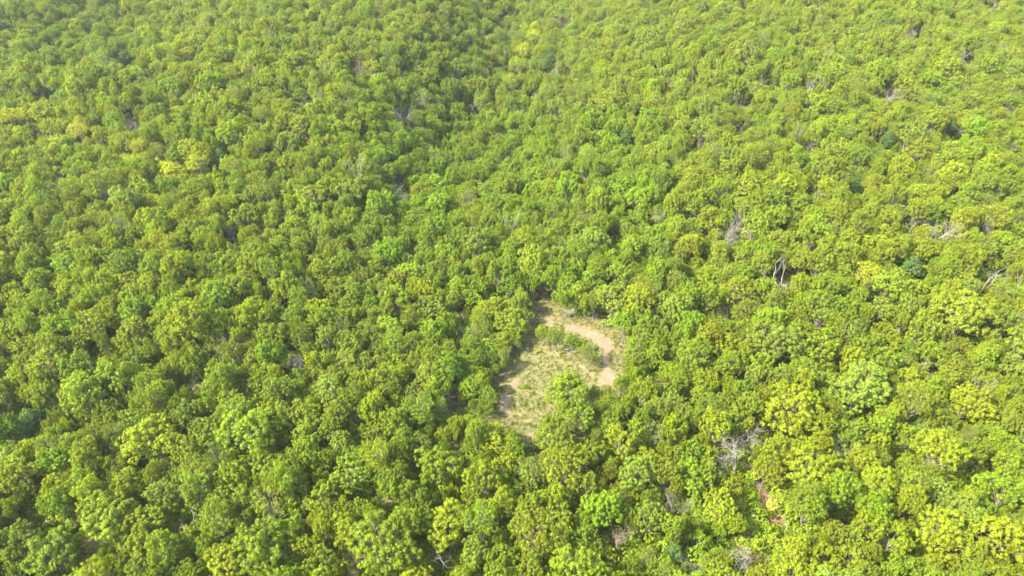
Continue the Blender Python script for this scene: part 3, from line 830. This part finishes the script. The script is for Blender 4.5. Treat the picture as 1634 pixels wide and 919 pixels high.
SHRUBS = [(838, 618, 1.25, 'olive green', 'widest of the low shrubs in the middle of the dry grass'), (815, 626, 1.25, 'grey-green', 'grey-green shrub by the shaded edge of the dry grass'),
          (848, 628, .8, 'olive green', 'small shrub just below the widest one in the clearing'), (838, 644, .8, 'deep green', 'dark little shrub low in the clearing, upper of a pair'),
          (818, 649, .75, 'olive green', 'lonely olive tuft near the bare lower tip of the clearing'), (857, 645, .8, 'mid green', 'green little shrub beside the dark one low in the clearing'),
          (862, 578, .65, 'deep green', 'small dark shrub in the sunlit upper grass'), (880, 583, .6, 'olive green', 'tiny olive shrub between the logs and the lone oak'),
          (861, 562, .9, 'mid green', 'green shrub at the shaded upper rim of the clearing'), (896, 564, 1.1, 'mid green', 'leafy shrub growing beside the curved fallen log'),
          (851, 607, .5, 'olive green', 'tiny shrub above the widest one in the clearing'), (905, 585, .8, 'golden green', 'yellowish shrub behind the lone oak')]
for i, (u, v, s, c, lb) in enumerate(SHRUBS):
    x, y, z = at(u, v); o = bpy.data.objects.new('shrub', None); link(o); o.location = (x, y, z); o.scale = (s, s, s); o.rotation_euler = (0, 0, i * 1.7)
    a = link(bpy.data.objects.new('leaves', SHR[i % 3]), o); a['leafcol'] = vec_colour(c, rng); link(bpy.data.objects.new('stems', STM[i % 3]), o)
    o['label'] = lb; o['category'] = 'shrub'; o['group'] = 'low shrubs dotted over the clearing'

# ------------------------------------------------------------------ the mass of the forest and the undergrowth (stuff)
def proto_collection(name, meshes):
    c = bpy.data.collections.new(name)
    for k, me in enumerate(meshes):
        c.objects.link(bpy.data.objects.new(f'{name}_{chr(97 + k)}', me))
    return c
def scatter(name, pts, idx, rot, scale, colr, coll, label):
    me = bpy.data.meshes.new(name); me.vertices.add(len(pts)); me.vertices.foreach_set('co', np.asarray(pts, np.float32).ravel())
    a = me.attributes.new('idx', 'INT', 'POINT'); a.data.foreach_set('value', np.asarray(idx, np.int32))
    for nm, arr in (('rot', rot), ('scl', scale), ('leafcol', colr)):
        a = me.attributes.new(nm, 'FLOAT_VECTOR', 'POINT'); a.data.foreach_set('vector', np.asarray(arr, np.float32).ravel())
    o = link(bpy.data.objects.new(name, me)); o['kind'] = 'stuff'; o['label'] = label
    ng = bpy.data.node_groups.new(name, 'GeometryNodeTree')
    ng.interface.new_socket('Geometry', in_out='INPUT', socket_type='NodeSocketGeometry')
    ng.interface.new_socket('Geometry', in_out='OUTPUT', socket_type='NodeSocketGeometry')
    n, l = ng.nodes, ng.links
    gi = n.new('NodeGroupInput'); gout = n.new('NodeGroupOutput'); iop = n.new('GeometryNodeInstanceOnPoints')
    ci = n.new('GeometryNodeCollectionInfo'); ci.inputs[0].default_value = coll; ci.inputs[1].default_value = True; ci.inputs[2].default_value = True
    iop.inputs['Pick Instance'].default_value = True
    def named(nm, ty):
        q = n.new('GeometryNodeInputNamedAttribute'); q.data_type = ty; q.inputs[0].default_value = nm
        return [s for s in q.outputs if s.enabled and s.name == 'Attribute'][0]
    l.new(gi.outputs[0], iop.inputs['Points']); l.new(ci.outputs[0], iop.inputs['Instance'])
    l.new(named('idx', 'INT'), iop.inputs['Instance Index'])
    l.new(named('rot', 'FLOAT_VECTOR'), iop.inputs['Rotation']); l.new(named('scl', 'FLOAT_VECTOR'), iop.inputs['Scale'])
    l.new(iop.outputs[0], gout.inputs[0])
    md = o.modifiers.new('scatter', 'NODES'); md.node_group = ng
    return o
rest = [i for i in range(len(trees)) if i not in single]
T = [trees[i] for i in rest]
scatter('forest', [(t['x'], t['y'], t['z']) for t in T], [t['proto'] for t in T], [(0, 0, t['rot']) for t in T], [(t['s'], t['s'], t['hs']) for t in T],
        [vec_colour(t['colour'], rng) for t in T], proto_collection('forest_tree', [p[2] for p in PROTO]), 'dense broadleaf forest of rounded green and yellow-green crowns')
# undergrowth of low bushes on the shaded floor
UG = [shrub_mesh(20 + k, 700, 1.3) for k in range(4)]
for m_ in UG: pass
pts = []
n_try = 22000
for _ in range(n_try):
    y = rng.uniform(20, 330); x = rng.uniform(-halfw(y), halfw(y)); pts.append((x, y))
pts = np.array(pts); g = soft(pts[:, 0], pts[:, 1], POLY_GRASS + POLY_DIRT + WIDE) < .1
for up in (1.0, 2.0):
    pu, pv_, _d = project(pts[:, 0], pts[:, 1], terrain(pts[:, 0], pts[:, 1]) + up)
    for P in POLY_GRASS + POLY_DIRT: g &= ~inside(pu, pv_, P)
pts = pts[g]; z = terrain(pts[:, 0], pts[:, 1]); n_ = len(pts); s = rng.uniform(.8, 2.4, n_)
cols = [vec_colour(str(rng.choice(['mid green', 'deep green', 'olive green', 'bright green'])), rng) for _ in range(n_)]
scatter('undergrowth', np.column_stack([pts, z]), rng.integers(0, 4, n_), np.column_stack([np.zeros(n_), np.zeros(n_), rng.uniform(0, 6.28, n_)]),
        np.column_stack([s, s, s]), cols, proto_collection('low_bush', UG), 'low green undergrowth filling the gaps between trunks')
# grass tufts in the clearing
def tuft(seed):
    r = np.random.default_rng(seed); n = 40
    P = np.column_stack([r.normal(0, .16, n), r.normal(0, .16, n), np.zeros(n)]); a = r.uniform(0, 6.28, n)
    t = np.column_stack([np.cos(a), np.sin(a), np.zeros(n)]) * .022
    tip = P + np.column_stack([r.normal(0, .09, n), r.normal(0, .09, n), r.uniform(.04, .10, n)])
    V = np.stack([P - t, P + t, tip], 1).reshape(-1, 3)
    return mesh_np('grass_tuft', V, faces3=np.arange(n * 3).reshape(n, 3), mats=[M_LEAF], attr={'var': np.repeat(r.uniform(.2, .9, n), 3), 'hue': np.repeat(r.uniform(0, 1, n), 3)})
gp = np.column_stack([rng.uniform(-30, 45, 40000), rng.uniform(45, 130, 40000)])
gm = soft(gp[:, 0], gp[:, 1], POLY_GRASS + WIDE) > .3
dm = soft(gp[:, 0], gp[:, 1], POLY_DIRT)
gp = gp[gm & (rng.uniform(0, 1, len(gp)) > dm * 1.3)]; n_ = len(gp); print('tufts', n_)
s = rng.uniform(.5, 1.5, n_)
gc = [(.056, .062, .009), (.066, .064, .012), (.054, .064, .008), (.070, .063, .014)]
scatter('grass', np.column_stack([gp, terrain(gp[:, 0], gp[:, 1])]), rng.integers(0, 3, n_), np.column_stack([np.zeros(n_), np.zeros(n_), rng.uniform(0, 6.28, n_)]),
        np.column_stack([s, s, s]), [gc[rng.integers(0, 4)] for _ in range(n_)], proto_collection('grass_tuft', [tuft(k) for k in range(3)]), 'dry yellow-green grass over the forest clearing')
